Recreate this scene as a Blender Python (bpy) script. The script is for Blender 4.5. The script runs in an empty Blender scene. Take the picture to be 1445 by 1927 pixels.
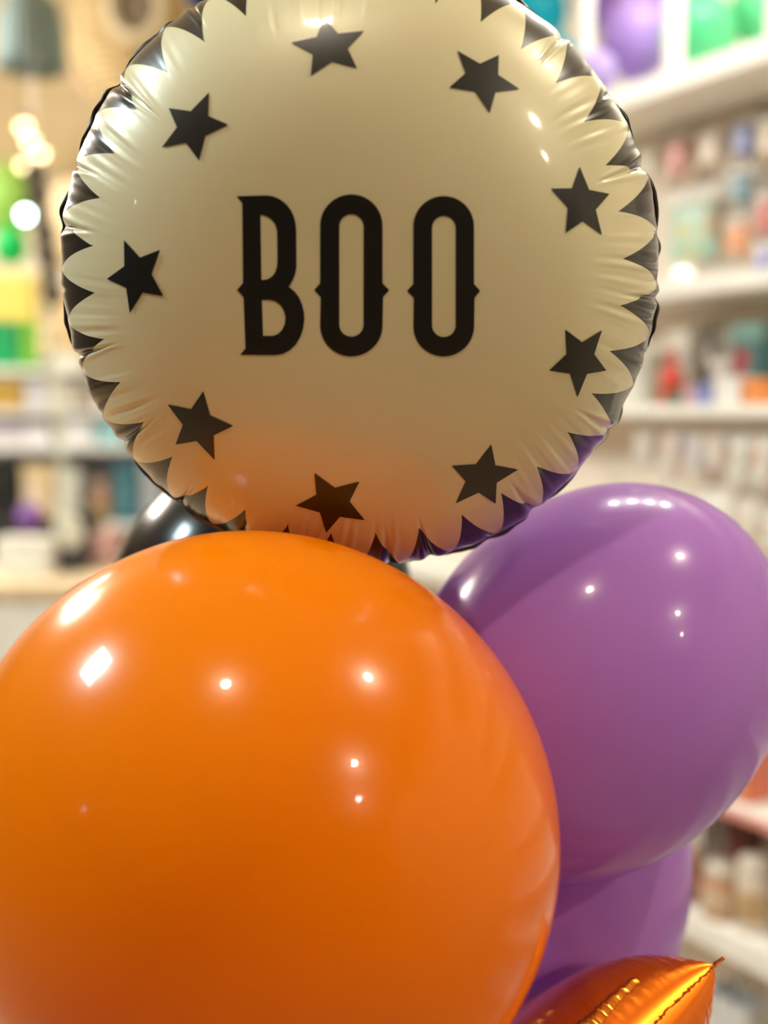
import bpy, bmesh, math, random
from mathutils import Vector, Matrix, Quaternion
from mathutils.geometry import delaunay_2d_cdt
PI = math.pi
scene = bpy.context.scene
COL = scene.collection

# ------------------------------------------------------------------ camera
W, H, F = 1445.0, 1927.0, 2200.0            # photo size and focal length in photo pixels
CAM = Vector((0, 0, 1.45))
TILT = math.atan2(H / 2 - 773, F)           # horizon lies at row 773, above the middle
cd = bpy.data.cameras.new('camera'); cam = bpy.data.objects.new('camera', cd); COL.objects.link(cam)
cd.sensor_fit = 'HORIZONTAL'; cd.sensor_width = 36.0; cd.lens = 36.0 * F / W
cd.clip_start = 0.02; cd.clip_end = 60
cam.location = CAM; cam.rotation_euler = (PI / 2 - TILT, 0, 0)
cd.dof.use_dof = True; cd.dof.focus_distance = 0.755; cd.dof.aperture_fstop = 2.9
scene.camera = cam
scene.cycles.max_bounces = 7; scene.cycles.diffuse_bounces = 4; scene.cycles.glossy_bounces = 3

def ray(px, py):                            # direction of a photo pixel in the room, y component 1
    x, u = (px - W / 2) / F, (H / 2 - py) / F
    c, s = math.cos(TILT), math.sin(TILT)
    d = Vector((x, c + u * s, u * c - s))
    return d
def at(px, py, Y):                          # the point of that pixel at distance Y down the shop
    d = ray(px, py); return CAM + d * (Y / d.y)

# ------------------------------------------------------------------ world, lights, exposure
scene.view_settings.view_transform = 'Standard'
scene.view_settings.look = 'None'
scene.view_settings.gamma = 1.0
scene.view_settings.use_curve_mapping = False
scene.view_settings.exposure = 1.1
world = bpy.data.worlds.new('world'); scene.world = world; world.use_nodes = True
bg = world.node_tree.nodes['Background']; bg.inputs[0].default_value = (1.0, 0.86, 0.66, 1); bg.inputs[1].default_value = 0.05

E_SPOT = 13.0       # watts of a ceiling spot above the balloons
E_FAR = 4.0        # watts of a spot further down the shop
E_ROW = 26.0        # watts of each spot in the rows before the displays
E_COOL = 20.0
E_BACK_FILL = 40.0      # watts of the added panel that brightens the back of the shop
# spots: (x, y, strength factor)
SPOTS = [(-0.26, 0.02, .9), (1.07, 0.57, 1.6), (1.58, -0.82, 1.7), (2.34, -1.78, 1.7), (-5.2, -2.5, 1.5), (-1.66, 0.80, 2.0)]
CEIL = 2.9

# ------------------------------------------------------------------ materials
def lin(c):
    return tuple(((v / 255) / 12.92 if v / 255 <= .04045 else ((v / 255 + .055) / 1.055) ** 2.4) for v in c)
MATS = {}
def mat(name, rgb, rough=.5, metal=0., coat=0., coat_rough=.05, var=.06, scale=30., spec=.5, bump=0., sss=0.):
    if name in MATS: return MATS[name]
    m = bpy.data.materials.new(name); m.use_nodes = True; nt = m.node_tree
    b = nt.nodes['Principled BSDF']
    col = lin(rgb)
    tc = nt.nodes.new('ShaderNodeTexCoord')
    nz = nt.nodes.new('ShaderNodeTexNoise'); nz.inputs['Scale'].default_value = scale; nz.inputs['Detail'].default_value = 1
    nt.links.new(tc.outputs['Object'], nz.inputs['Vector'])
    rp = nt.nodes.new('ShaderNodeValToRGB')
    rp.color_ramp.elements[0].position = .3; rp.color_ramp.elements[1].position = .7
    rp.color_ramp.elements[0].color = tuple(max(0, v * (1 - var)) for v in col) + (1,)
    rp.color_ramp.elements[1].color = tuple(min(1, v * (1 + var)) for v in col) + (1,)
    nt.links.new(nz.outputs['Fac'], rp.inputs['Fac'])
    nt.links.new(rp.outputs['Color'], b.inputs['Base Color'])
    b.inputs['Roughness'].default_value = rough
    b.inputs['Metallic'].default_value = metal
    b.inputs['Coat Weight'].default_value = coat
    b.inputs['Coat Roughness'].default_value = coat_rough
    b.inputs['Specular IOR Level'].default_value = spec
    if sss:
        b.inputs['Subsurface Weight'].default_value = sss
        b.inputs['Subsurface Radius'].default_value = (1, .4, .2); b.inputs['Subsurface Scale'].default_value = .02
    if bump:
        bp = nt.nodes.new('ShaderNodeBump'); bp.inputs['Strength'].default_value = bump; bp.inputs['Distance'].default_value = .002
        nt.links.new(nz.outputs['Fac'], bp.inputs['Height']); nt.links.new(bp.outputs['Normal'], b.inputs['Normal'])
    MATS[name] = m; return m
def printed(name, cols, scale=18., rough=.35):          # flat print: patches of a few inks
    if name in MATS: return MATS[name]
    m = bpy.data.materials.new(name); m.use_nodes = True; nt = m.node_tree
    b = nt.nodes['Principled BSDF']; b.inputs['Roughness'].default_value = rough
    tc = nt.nodes.new('ShaderNodeTexCoord'); vo = nt.nodes.new('ShaderNodeTexVoronoi'); vo.inputs['Scale'].default_value = scale
    nt.links.new(tc.outputs['Object'], vo.inputs['Vector'])
    sp = nt.nodes.new('ShaderNodeSeparateColor'); nt.links.new(vo.outputs['Color'], sp.inputs['Color'])
    rp = nt.nodes.new('ShaderNodeValToRGB'); rp.color_ramp.interpolation = 'CONSTANT'
    el = rp.color_ramp.elements
    while len(el) < len(cols): el.new(.5)
    for i, c in enumerate(cols):
        el[i].position = i / len(cols); el[i].color = lin(c) + (1,)
    nt.links.new(sp.outputs['Red'], rp.inputs['Fac']); nt.links.new(rp.outputs['Color'], b.inputs['Base Color'])
    MATS[name] = m; return m
def glow(name, rgb, strength):
    if name in MATS: return MATS[name]
    m = bpy.data.materials.new(name); m.use_nodes = True; nt = m.node_tree
    b = nt.nodes['Principled BSDF']; b.inputs['Base Color'].default_value = lin(rgb) + (1,)
    b.inputs['Emission Color'].default_value = lin(rgb) + (1,); b.inputs['Emission Strength'].default_value = strength
    m.cycles.emission_sampling = 'NONE'      # the lamp object beside it carries the light
    MATS[name] = m; return m

# ------------------------------------------------------------------ helpers: objects
def tag(o, label=None, cat=None, group=None, kind=None):
    if label: o['label'] = label
    if cat: o['category'] = cat
    if group: o['group'] = group
    if kind: o['kind'] = kind
    return o
def link(name, me, m, parent=None, smooth=False):
    o = bpy.data.objects.new(name, me); COL.objects.link(o)
    if m is not None: me.materials.append(m)
    if smooth:
        for p in me.polygons: p.use_smooth = True
    if parent is not None: o.parent = parent
    return o
def fromdata(name, v, f, m, parent=None, smooth=False):
    me = bpy.data.meshes.new(name); me.from_pydata(v, [], f); me.validate(); me.update()
    return link(name, me, m, parent, smooth)
def frombm(name, bm, m, parent=None, smooth=False):
    me = bpy.data.meshes.new(name); bm.to_mesh(me); bm.free(); me.update()
    return link(name, me, m, parent, smooth)
def empty(name, loc, rz=0., label=None, cat=None, group=None):
    o = bpy.data.objects.new(name, None); COL.objects.link(o); o.empty_display_size = .05
    o.location = loc; o.rotation_euler = (0, 0, rz)
    return tag(o, label, cat, group)
def bm_box(bm, x0, x1, y0, y1, z0, z1, bev=0.):
    r = bmesh.ops.create_cube(bm, size=1.)
    vs = r['verts']
    for v in vs:
        v.co = Vector(((x0 + x1) / 2 + v.co.x * (x1 - x0), (y0 + y1) / 2 + v.co.y * (y1 - y0), (z0 + z1) / 2 + v.co.z * (z1 - z0)))
    if bev:
        es = {e for v in vs for e in v.link_edges}
        bmesh.ops.bevel(bm, geom=list(es), offset=bev, segments=2, affect='EDGES', profile=.5)
def box(name, x0, x1, y0, y1, z0, z1, m, parent=None, bev=.002):
    bm = bmesh.new(); bm_box(bm, x0, x1, y0, y1, z0, z1, bev)
    return frombm(name, bm, m, parent)
def lathe(name, prof, m, parent=None, seg=32, smooth=True, sx=1., sy=1., pleat=0., npl=0):
    v, f = [], []
    n = len(prof)
    for i in range(seg):
        a = 2 * PI * i / seg
        k = 1 + pleat * math.cos(npl * a) if npl else 1
        for r, z in prof: v.append((r * k * math.cos(a) * sx, r * k * math.sin(a) * sy, z))
    for i in range(seg):
        j = (i + 1) % seg
        for q in range(n - 1): f.append((i * n + q, j * n + q, j * n + q + 1, i * n + q + 1))
    me = bpy.data.meshes.new(name); me.from_pydata(v, [], f); me.validate()
    bm = bmesh.new(); bm.from_mesh(me); bmesh.ops.remove_doubles(bm, verts=bm.verts, dist=1e-6)
    bmesh.ops.recalc_face_normals(bm, faces=bm.faces); bm.to_mesh(me); bm.free()
    return link(name, me, m, parent, smooth)
def tube(name, pts, rad, m, parent=None, seg=8):
    v, f = [], []
    P = [Vector(p) for p in pts]
    for i, p in enumerate(P):
        t = (P[min(i + 1, len(P) - 1)] - P[max(i - 1, 0)]).normalized()
        u = t.orthogonal().normalized(); w = t.cross(u)
        r = rad[i] if isinstance(rad, (list, tuple)) else rad
        for k in range(seg):
            a = 2 * PI * k / seg; v.append(tuple(p + (u * math.cos(a) + w * math.sin(a)) * r))
    for i in range(len(P) - 1):
        for k in range(seg):
            k2 = (k + 1) % seg
            f.append((i * seg + k, i * seg + k2, (i + 1) * seg + k2, (i + 1) * seg + k))
    f.append(tuple(range(seg))[::-1]); f.append(tuple((len(P) - 1) * seg + k for k in range(seg)))
    return fromdata(name, v, f, m, parent, True)

# ------------------------------------------------------------------ the room
def struct(o): o['kind'] = 'structure'; return o
WN = Vector((.866, .5, 0))                 # into the right-hand display wall
WA = Vector((-.5, .866, 0))                # along it, away from the camera
WRZ = -math.radians(60)
WFRONT = 1.673
def rw(px, py, inset=0.):                  # pixel -> point on a plane parallel to that wall
    d = ray(px, py); t = (WFRONT + inset - CAM.dot(WN)) / d.dot(WN); return CAM + d * t
wall_dark = mat('umber_wall_paint', (104, 98, 84), .7, bump=.1)
wall_paint = mat('cream_wall_paint', (236, 228, 208), .7, bump=.1)
plaster = mat('cream_ceiling_plaster', (240, 228, 200), .8, bump=.1)
floor_m = mat('tan_vinyl_floor', (172, 146, 112), .5, var=.12, scale=6)
def slab(name, pts, z0, z1, m):
    n = len(pts)
    v = [(x, y, z0) for x, y in pts] + [(x, y, z1) for x, y in pts]
    f = [tuple(range(n))[::-1], tuple(range(n, 2 * n))] + [(i, (i + 1) % n, n + (i + 1) % n, n + i) for i in range(n)]
    return struct(fromdata(name, v, f, m))
foot = [(4.645, -4.0), (-1.825, 7.2), (-6.3, 7.2), (-6.3, -4.0)]
slab('floor', foot, -.1, 0., floor_m)
slab('ceiling', foot, CEIL, CEIL + .1, plaster)
def wallseg(name, a, b, th, m):
    a, b = Vector(a), Vector(b); d = (b - a).normalized(); n = Vector((d.y, -d.x)) * th
    return slab(name, [tuple(a), tuple(b), tuple(b + n), tuple(a + n)], 0, CEIL, m)
wallseg('wall_right', foot[1], foot[0], -.1, wall_paint)
wallseg('wall_back', foot[2], foot[1], -.1, wall_paint)
wallseg('wall_left', foot[3], foot[2], -.1, wall_dark)
wallseg('wall_front', foot[0], foot[3], -.1, wall_dark)

# ------------------------------------------------------------------ lamps
black_metal = mat('black_lamp_metal', (28, 26, 25), .4, .6)
white_metal = mat('white_lamp_metal', (235, 232, 225), .4)
lens_warm = glow('warm_lamp_lens', (255, 226, 170), 30.)
lens_cool = glow('cool_lamp_lens', (225, 250, 255), 30.)
def spot(x, y, w, label, warm=True, group='ceiling spots', z=CEIL, rad=.04, colour=None, down=True, cone=165, size=1.):
    e = empty('ceiling_spotlight', (x, y, z), 0, label, 'lamp', group)
    e.scale = (size, size, 1)
    lathe('housing', [(.0, -.001), (.055, -.001), (.055, -.05), (.048, -.05), (.043, -.03), (0, -.03)], white_metal, e, 24)
    if size < 1: lathe('lens', [(0, -.080), (.022, -.076), (.036, -.064), (.041, -.0505), (0, -.0505)], glow('far_lamp_lens', (255, 236, 180), 5.), e, 24)
    else: lathe('lens', [(0, -.034), (.042, -.034), (.042, -.0305), (0, -.0305)], lens_warm if warm else lens_cool, e, 24)
    l = bpy.data.lights.new('spot_light', 'SPOT' if down else 'POINT'); l.energy = w; l.shadow_soft_size = rad
    if down: l.spot_size = math.radians(cone); l.spot_blend = .6 if cone < 170 else .15
    l.color = colour or ((1.0, .90, .72) if warm else (.80, .96, 1.0))
    lo = bpy.data.objects.new('spot_light', l); COL.objects.link(lo); lo.parent = e; lo.location = (0, 0, -.10)
    return e
names = ['above the camera in front of the round balloon', 'to the right above the purple balloons', 'behind the camera on the right',
         'far behind the camera on the right', 'far behind the camera on the left', 'to the left above the orange balloon']
for (x, y, k), nm in zip(SPOTS, names):
    spot(x, y, E_SPOT * k, 'small round ceiling spot ' + nm, x > -1)
# spots down the shop on the left, seen as soft discs
for (px, py, nm) in [(45, 240, 'topmost of the three lit discs on the cream ceiling'), (57, 266, 'middle one of the three lit discs on the cream ceiling'),
                     (76, 291, 'lowest of the three bright lit discs on the cream ceiling'), (45, 312, 'faint disc below the three lit discs'), (63, 330, 'lowest faint disc above the green balloons')]:
    d = ray(px, py); p = CAM + d * ((CEIL - .062 - CAM.z) / d.z)
    spot(p.x, p.y, E_FAR * (.5 if py < 300 else .25), 'round ceiling spot, ' + nm, True, 'lit ceiling spots at the back', rad=.018, size=.6)
# flat ceiling panels
def panel(x, y, sx, sy, w, rz, label, colour=(1, .93, .82)):
    e = empty('ceiling_panel_light', (x, y, CEIL), rz, label, 'lamp', 'ceiling panel lights')
    bm = bmesh.new()
    for a in ((-sx, sx, -sy, -sy + .03), (-sx, sx, sy - .03, sy), (-sx, -sx + .03, -sy + .03, sy - .03), (sx - .03, sx, -sy + .03, sy - .03)):
        bm_box(bm, *a, -.035, -.001)
    frombm('frame', bm, white_metal, e)
    box('diffuser', -sx + .03, sx - .03, -sy + .03, sy - .03, -.02, -.001, glow('panel_diffuser', (255, 244, 222), .6), e, 0)
    l = bpy.data.lights.new('panel_light', 'AREA'); l.shape = 'RECTANGLE'; l.size = 2 * sx - .08; l.size_y = 2 * sy - .08; l.energy = w; l.color = colour
    lo = bpy.data.objects.new('panel_light', l); COL.objects.link(lo); lo.parent = e; lo.location = (0, 0, -.045)
for i, nm in enumerate(['leftmost', 'second from the left', 'third from the left', 'rightmost']):
    spot(.30 + .20 * i, 1.95 + .02 * i, E_ROW * .24, 'ceiling spot, %s of the row before the right display wall' % nm, False, 'row of spots on the right', colour=(1, .95, .86), rad=.022)
    spot(-2.52 + .12 * i, 3.22, E_ROW * .75, 'ceiling spot, %s of the row before the sales counter' % nm, False, 'row of spots on the left', colour=(1, .95, .86), cone=176, rad=.022, down=i % 2 == 0)
panel(-1.78, .84, .30, .22, E_COOL, .3, 'cool white ceiling panel up on the left', (.75, .95, 1.))
panel(-2.9, 5.2, .5, .25, E_BACK_FILL, 0, 'added ceiling panel brightening the shop near the back wall')  # out of view, added only to brighten the background

# ------------------------------------------------------------------ round foil balloon
foil_white = mat('pearl_white_foil_print', (210, 204, 170), .38, .06, .8, .07, var=.015, scale=8)
foil_black = mat('black_foil_print', (12, 10, 11), .30, .0, .6, .06, var=.2, scale=20)
ink = mat('black_ink', (7, 6, 7), .35, .0, .4, .08, var=.2, scale=20)
CF = at(678.5, 519, .80)
DF = (CF - CAM).length
NF = (CAM - CF).normalized()
yaw = math.radians(-1.5); NF.rotate(Matrix.Rotation(yaw, 3, 'Z'))
UX = Vector((0, 0, 1)).cross(NF).normalized()          # right as the camera sees it
UY = NF.cross(UX).normalized()
ZS = .74
NPH = 1500
_ph = [PI / 2 * (i / NPH) ** 1.5 for i in range(NPH + 1)]
_x = [math.sqrt(math.sin(p)) for p in _ph]
_z = [0.] * (NPH + 1)
for i in range(NPH - 1, -1, -1):
    _z[i] = _z[i + 1] + ZS * .5 * (_ph[i + 1] - _ph[i]) * (math.sqrt(math.sin(_ph[i])) + math.sqrt(math.sin(_ph[i + 1]))) / 2
RF = .2
for _ in range(20):
    k = max(_x[i] / (DF / RF - _z[i]) for i in range(NPH + 1)); RF *= .2503 / k
_s = [0.]
for i in range(NPH): _s.append(_s[-1] + math.hypot(_x[i + 1] - _x[i], _z[i + 1] - _z[i]))
_s = [v / _s[-1] for v in _s]
import bisect
def prof(s):                                            # -> x, z, tangent (in units of RF)
    s = min(max(s, 0.), 1.)
    i = min(max(bisect.bisect_right(_s, s) - 1, 0), NPH - 1)
    t = (s - _s[i]) / (_s[i + 1] - _s[i])
    tx, tz = _x[i + 1] - _x[i], _z[i + 1] - _z[i]; l = math.hypot(tx, tz)
    return _x[i] + t * tx, _z[i] + t * tz, tx / l, tz / l
def s_of_x(x):
    i = min(max(bisect.bisect_right(_x, x) - 1, 0), NPH - 1)
    return _s[i] + (_s[i + 1] - _s[i]) * (x - _x[i]) / (_x[i + 1] - _x[i])
def s_of_tan(k):                                        # arc position whose seen radius is k (tangent of angle)
    for i in range(NPH + 1):
        if _x[i] / (DF / RF - _z[i]) >= k: return _s[i]
    return .97
def sst(a, b, x):
    t = min(max((x - a) / (b - a), 0.), 1.); return t * t * (3 - 2 * t)
rnd = random.Random(7)
# deep creases: pixel where each meets the rim, reach towards the centre (s), depth
CREASES = []
for px, py, s0, dp in [(243, 178, .62, 1.2), (150, 318, .74, .8), (125, 428, .70, 1.1), (147, 665, .66, 1.1), (222, 832, .66, 1.1), (331, 948, .70, 1.),
                   (382, 46, .74, .9), (560, -44, .74, .9), (700, -48, .8, .6), (835, -20, .74, .9), (1042, 103, .70, 1.1), (1140, 190, .8, .6), (1195, 322, .64, 1.2), (1243, 440, .82, .5), (1238, 560, .70, 1.),
                   (1222, 668, .84, .6), (1153, 806, .68, 1.1), (1018, 975, .68, 1.1), (930, 1030, .8, .6), (815, 1068, .66, 1.1), (735, 1080, .68, 1.), (560, 1070, .7, .9), (440, 1030, .72, .9), (118, 545, .86, .7), (185, 775, .84, .6)]:
    CREASES.append((math.atan2(519 - py, px - 678.5), s0, dp * .0030, rnd.uniform(.013, .020)))
_nt = [rnd.uniform(-1, 1) for _ in range(720)]
def n1(t, freq):                                        # periodic value noise over the angle
    u = (t / (2 * PI) % 1.) * freq; i = int(u); f = u - i; f = f * f * (3 - 2 * f)
    return _nt[i % freq % 720] * (1 - f) + _nt[(i + 1) % freq % 720] * f
_near = {}
def foil_disp(s, th):
    d = 0.
    c_ = _near.get(th)
    if c_ is None:
        c_ = [q for q in CREASES if abs((th - q[0] + PI) % (2 * PI) - PI) < .16]
        _near[th] = c_
    for t0, s0, dp, w in c_:
        a = (th - t0 + PI) % (2 * PI) - PI
        if abs(a) < .16:
            k = sst(s0, 1.02, s)
            ww = w * (.35 + .75 * k)
            g = math.exp(-(a / ww) ** 2); sh = math.exp(-((abs(a) - 2.1 * ww) / (1.2 * ww)) ** 2)
            fine = math.exp(-(a / .0055) ** 2) * sst(s0 + .04, s0 + .10, s) * (1 - sst(.90, .99, s))
            d += (dp * (-g + .38 * sh) * (k ** .8) - dp * .22 * fine) * (1 - .62 * sst(.86, 1., s))
    act = max(0., .5 + .9 * n1(th + 1.3, 23))           # where the fine pleats gather
    off = .03 * n1(th, 61)
    win = sst(.60 + off, .75 + off, s) * (1 - sst(.90, .97, s))
    d += win * act * .00062 * n1(th + .02 * math.sin(9 * s), 300)
    win2 = sst(.80, .92, s)
    d += win2 * .0005 * n1(th + 2.1, 190) + win2 * .0009 * n1(th + .7, 71)
    return d
def foil_pt(s, th, side=1, lift=0.):
    x, z, tx, tz = prof(s)
    d = foil_disp(s, th) if side > 0 else foil_disp(1.0, th) * sst(.7, 1., s)
    d += lift
    r = x * RF - tz * d; h = z * RF + tx * d
    h *= side
    return UX * (r * math.cos(th)) + UY * (r * math.sin(th)) + NF * h        # relative to CF
S_VAL = s_of_tan(.2225)
S_TIP = s_of_tan(.25025) - .020
print('foil', RF, S_VAL, S_TIP, 'half thickness', _z[0] * RF)
VAL0 = math.atan2(519 - 487, 1188 - 678.5)              # angle of one valley of the scalloped print
def s_scal(th):
    q = (th - VAL0) / (2 * PI) * 36; i = math.floor(q); f = q - i
    k = 1 - abs(2 * f - 1) ** 1.12
    j = .006 * _nt[(int(i) % 36) * 3]
    return S_VAL + j * (1 - k) + (S_TIP + .004 * _nt[(int(i) % 36) * 5 + 1] - S_VAL) * k
fb = empty('foil_balloon', CF, 0, 'big round cream foil balloon printed BOO with black stars and scalloped rim', 'balloon')
NT = 36 * 72
def polar(name, rows, m, side=1, close=False):
    """rows: list of functions th -> s"""
    v, f = [], []
    for r in rows:
        for i in range(NT):
            th = VAL0 + 2 * PI * i / NT
            v.append(tuple(foil_pt(r(th), th, side)))
    for a in range(len(rows) - 1):
        for i in range(NT):
            j = (i + 1) % NT
            q = (a * NT + i, a * NT + j, (a + 1) * NT + j, (a + 1) * NT + i)
            f.append(q if side < 0 else q[::-1])
    if close:
        c = len(v); v.append(tuple(foil_pt(0, 0, side)))
        for i in range(NT):
            t = (c, i, (i + 1) % NT); f.append(t if side > 0 else t[::-1])
    return fromdata(name, v, f, m, fb, True)
def lerp_rows(f0, f1, n, lo=0, p=1.):
    return [(lambda th, t=(k / n) ** p: f0(th) * (1 - t) + f1(th) * t) for k in range(lo, n + 1)]
inner = lambda th: .55
rows = lerp_rows(lambda th: .0, inner, 16, 1) + lerp_rows(inner, s_scal, 40, 1)
polar('front_panel', rows, foil_white, 1, True)
polar('scalloped_border', lerp_rows(s_scal, lambda th: 1., 22), foil_black, 1)
polar('back_panel', lerp_rows(lambda th: 0., lambda th: 1., 24, 1), foil_black, -1, True)
# crimped seam flange round the rim
v, f = [], []
NTF = 1440
for i in range(NTF):
    th = 2 * PI * i / NTF
    b = foil_pt(1., th); rad = UX * math.cos(th) + UY * math.sin(th)
    pinch = 0.
    for t0, s0, dp, w in CREASES:
        a = (th - t0 + PI) % (2 * PI) - PI
        pinch = max(pinch, math.exp(-(a / .05) ** 2) * min(1., dp / .0030))
    w = max(.0008, .0030 + .0034 * n1(th + .4, 47) + .0010 * n1(th, 130) - .0026 * pinch)
    wave = .0020 * n1(th + .9, 61) + .0012 * n1(th, 151)
    for k, (t, hz) in enumerate(((-.002, 1), (.5, 1), (1., 1), (1., -1), (.5, -1), (-.002, -1))):
        p_ = b + rad * (w * t if t > 0 else -.001) + NF * (wave * max(t, 0) + hz * .00018)
        v.append(tuple(p_))
for i in range(NTF):
    j = (i + 1) % NTF
    for k in range(5): f.append((i * 6 + k, i * 6 + k + 1, j * 6 + k + 1, j * 6 + k))
fromdata('seam_flange', v, f, foil_black, fb, True)
# print: stars and letters lie on the front panel as thin films
def on_foil(px, py, lift=.0005):
    d = ray(px, py).normalized()
    o = CAM - CF
    ol = Vector((o.dot(UX), o.dot(UY), o.dot(NF))); dl = Vector((d.dot(UX), d.dot(UY), d.dot(NF)))
    z = _z[0] * RF
    for _ in range(40):
        t = (z - ol.z) / dl.z; x, y = ol.x + t * dl.x, ol.y + t * dl.y
        s = s_of_x(min(math.hypot(x, y) / RF, .999)); z = prof(s)[1] * RF
    th = math.atan2(y, x); tx, tz = prof(s)[2:]
    return foil_pt(s, th, 1, lift), (UX * math.cos(th) + UY * math.sin(th)) * -tz + NF * tx
def inside(p, polys):
    c = False
    for P in polys:
        n = len(P)
        for i in range(n):
            (x1, y1), (x2, y2) = P[i], P[(i + 1) % n]
            if (y1 > p[1]) != (y2 > p[1]) and p[0] < (x2 - x1) * (p[1] - y1) / (y2 - y1) + x1: c = not c
    return c
def decal(name, polys, step, m):
    pts, eds = [], []
    for P in polys:
        Q = []
        for i, a in enumerate(P):
            b = P[(i + 1) % len(P)]; n = max(1, int(math.hypot(b[0] - a[0], b[1] - a[1]) / step))
            Q += [(a[0] + (b[0] - a[0]) * k / n, a[1] + (b[1] - a[1]) * k / n) for k in range(n)]
        o = len(pts); pts += Q; eds += [(o + i, o + (i + 1) % len(Q)) for i in range(len(Q))]
    bd = list(pts)
    x0, x1 = min(p[0] for p in pts), max(p[0] for p in pts); y0, y1 = min(p[1] for p in pts), max(p[1] for p in pts)
    yy = y0 + step / 2; r = 0
    while yy < y1:
        xx = x0 + (step / 2 if r % 2 else step)
        while xx < x1:
            if inside((xx, yy), polys) and min((xx - b[0]) ** 2 + (yy - b[1]) ** 2 for b in bd) > (step * .45) ** 2: pts.append((xx, yy))
            xx += step
        yy += step * .87; r += 1
    vo, eo, fo, *_ = delaunay_2d_cdt([Vector(p) for p in pts], eds, [], 0, 1e-4)
    fs = []
    for t in fo:
        c = (sum(vo[i].x for i in t) / 3, sum(vo[i].y for i in t) / 3)
        if inside(c, polys): fs.append(tuple(t))
    used = sorted({i for t in fs for i in t}); ix = {k: n for n, k in enumerate(used)}
    P, N = [], []
    for k in used:
        p_, n_ = on_foil(vo[k].x, vo[k].y); P.append(tuple(p_)); N.append(tuple(n_))
    F2 = []
    for t in fs:
        a, b, c_ = (vo[i] for i in t)
        ar = (b.x - a.x) * (c_.y - a.y) - (b.y - a.y) * (c_.x - a.x)
        t = tuple(ix[i] for i in t); F2.append(t if ar < 0 else t[::-1])      # photo rows run downwards
    o = fromdata(name, P, F2, m, fb, True)
    if len(o.data.vertices) == len(N): o.data.normals_split_custom_set_from_vertices(N)
    return o
STARS = [[(610, 33), (685, 59), (672, 129), (585, 143), (548, 81)], [(860, 96), (938, 104), (977, 168), (921, 213), (845, 165)],
         [(394, 174), (430, 235), (375, 302), (305, 278), (318, 204)], [(1090, 314), (1146, 365), (1132, 442), (1064, 438), (1036, 355)],
         [(234, 452), (302, 470), (308, 557), (245, 589), (202, 525)], [(1132, 621), (1140, 697), (1086, 747), (1033, 697), (1063, 620)],
         [(383, 736), (439, 801), (404, 865), (331, 836), (316, 761)], [(924, 836), (974, 883), (932, 947), (858, 946), (850, 876)],
         [(592, 890), (676, 906), (686, 978), (614, 1002), (557, 951)]]
for st in STARS:
    cx, cy = sum(p[0] for p in st) / 5, sum(p[1] for p in st) / 5
    poly = []
    for i in range(5):
        a, b = st[i], st[(i + 1) % 5]; mx, my = (a[0] + b[0]) / 2 - cx, (a[1] + b[1]) / 2 - cy
        poly += [a, (cx + mx * .585, cy + my * .585)]
    decal('star', [poly], 5., ink)
def arc(cx, cy, rx, ry, a0, a1, n=14):
    return [(cx + rx * math.cos(math.radians(a0 + (a1 - a0) * i / n)), cy + ry * math.sin(math.radians(a0 + (a1 - a0) * i / n))) for i in range(n + 1)]
def letter_o(xl, xr, yt, yb, il, ir, it, ib, mid, spl, spr):
    rx = (xr - xl) / 2; cx = (xl + xr) / 2; ri = (ir - il) / 2; ci = (il + ir) / 2
    out = arc(cx, yt + rx * 1.0, rx, rx * 1.0, 180, 360, 24) + [(xr, mid - 13), (spr, mid), (xr + 1, mid + 13)] + \
          arc(cx, yb - rx, rx, rx, 0, 180, 24) + [(xl + 1, mid + 13), (spl, mid), (xl, mid - 13)]
    inn = arc(ci, it + ri, ri, ri, 180, 360, 20) + arc(ci, ib - ri, ri, ri, 0, 180, 20)
    return [out, inn]
S = 500 / 1445.
def c(x, y): return (420 + x * S, 340 + y * S)
b_out = [c(75, 85), c(232, 81)] + [c(232 + 164 * math.sin(math.radians(t)), 262 - 181 * math.cos(math.radians(t))) for t in range(8, 91, 8)] + [c(397, 262), c(398, 440)] + \
        [c(398, 470), c(392, 505), c(380, 538), c(357, 577)] + [c(388, 602), c(412, 634), c(430, 675), c(440, 722), c(441, 757), c(434, 806), c(419, 850), c(394, 892), c(362, 922), c(325, 941), c(285, 948)] + \
        [c(93, 946), c(123, 912), c(112, 632), c(77, 594), c(109, 556), c(105, 122)]
b_in1 = [c(203, 187), c(222, 189)] + [c(245, 198), c(268, 215), c(284, 238), c(293, 266), c(295, 296), c(296, 440), c(293, 470), c(283, 500), c(266, 521), c(243, 536), c(208, 541)]
b_in2 = [c(210, 648), c(255, 648), c(286, 656), c(312, 676), c(331, 706), c(340, 745), c(336, 780), c(321, 812), c(298, 834), c(270, 844), c(217, 844)]
decal('letter', [b_out, b_in1, b_in2], 9., ink)['label'] = 'black printed letter B'
o1 = letter_o(*[420 + v * S for v in (528, 866)], *[340 + v * S for v in (75, 955)], *[420 + v * S for v in (631, 764)], *[340 + v * S for v in (183, 848)], 340 + 595 * S, 420 + 496 * S, 420 + 903 * S)
decal('letter', o1, 9., ink)['label'] = 'black printed letter O in the middle of the word'
o2 = letter_o(*[420 + v * S for v in (1034, 1363)], *[340 + v * S for v in (84, 955)], *[420 + v * S for v in (1135, 1264)], *[340 + v * S for v in (192, 850)], 340 + 599 * S, 420 + 1000 * S, 420 + 1397 * S)
decal('letter', o2, 9., ink)['label'] = 'black printed letter O at the end of the word'

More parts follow.
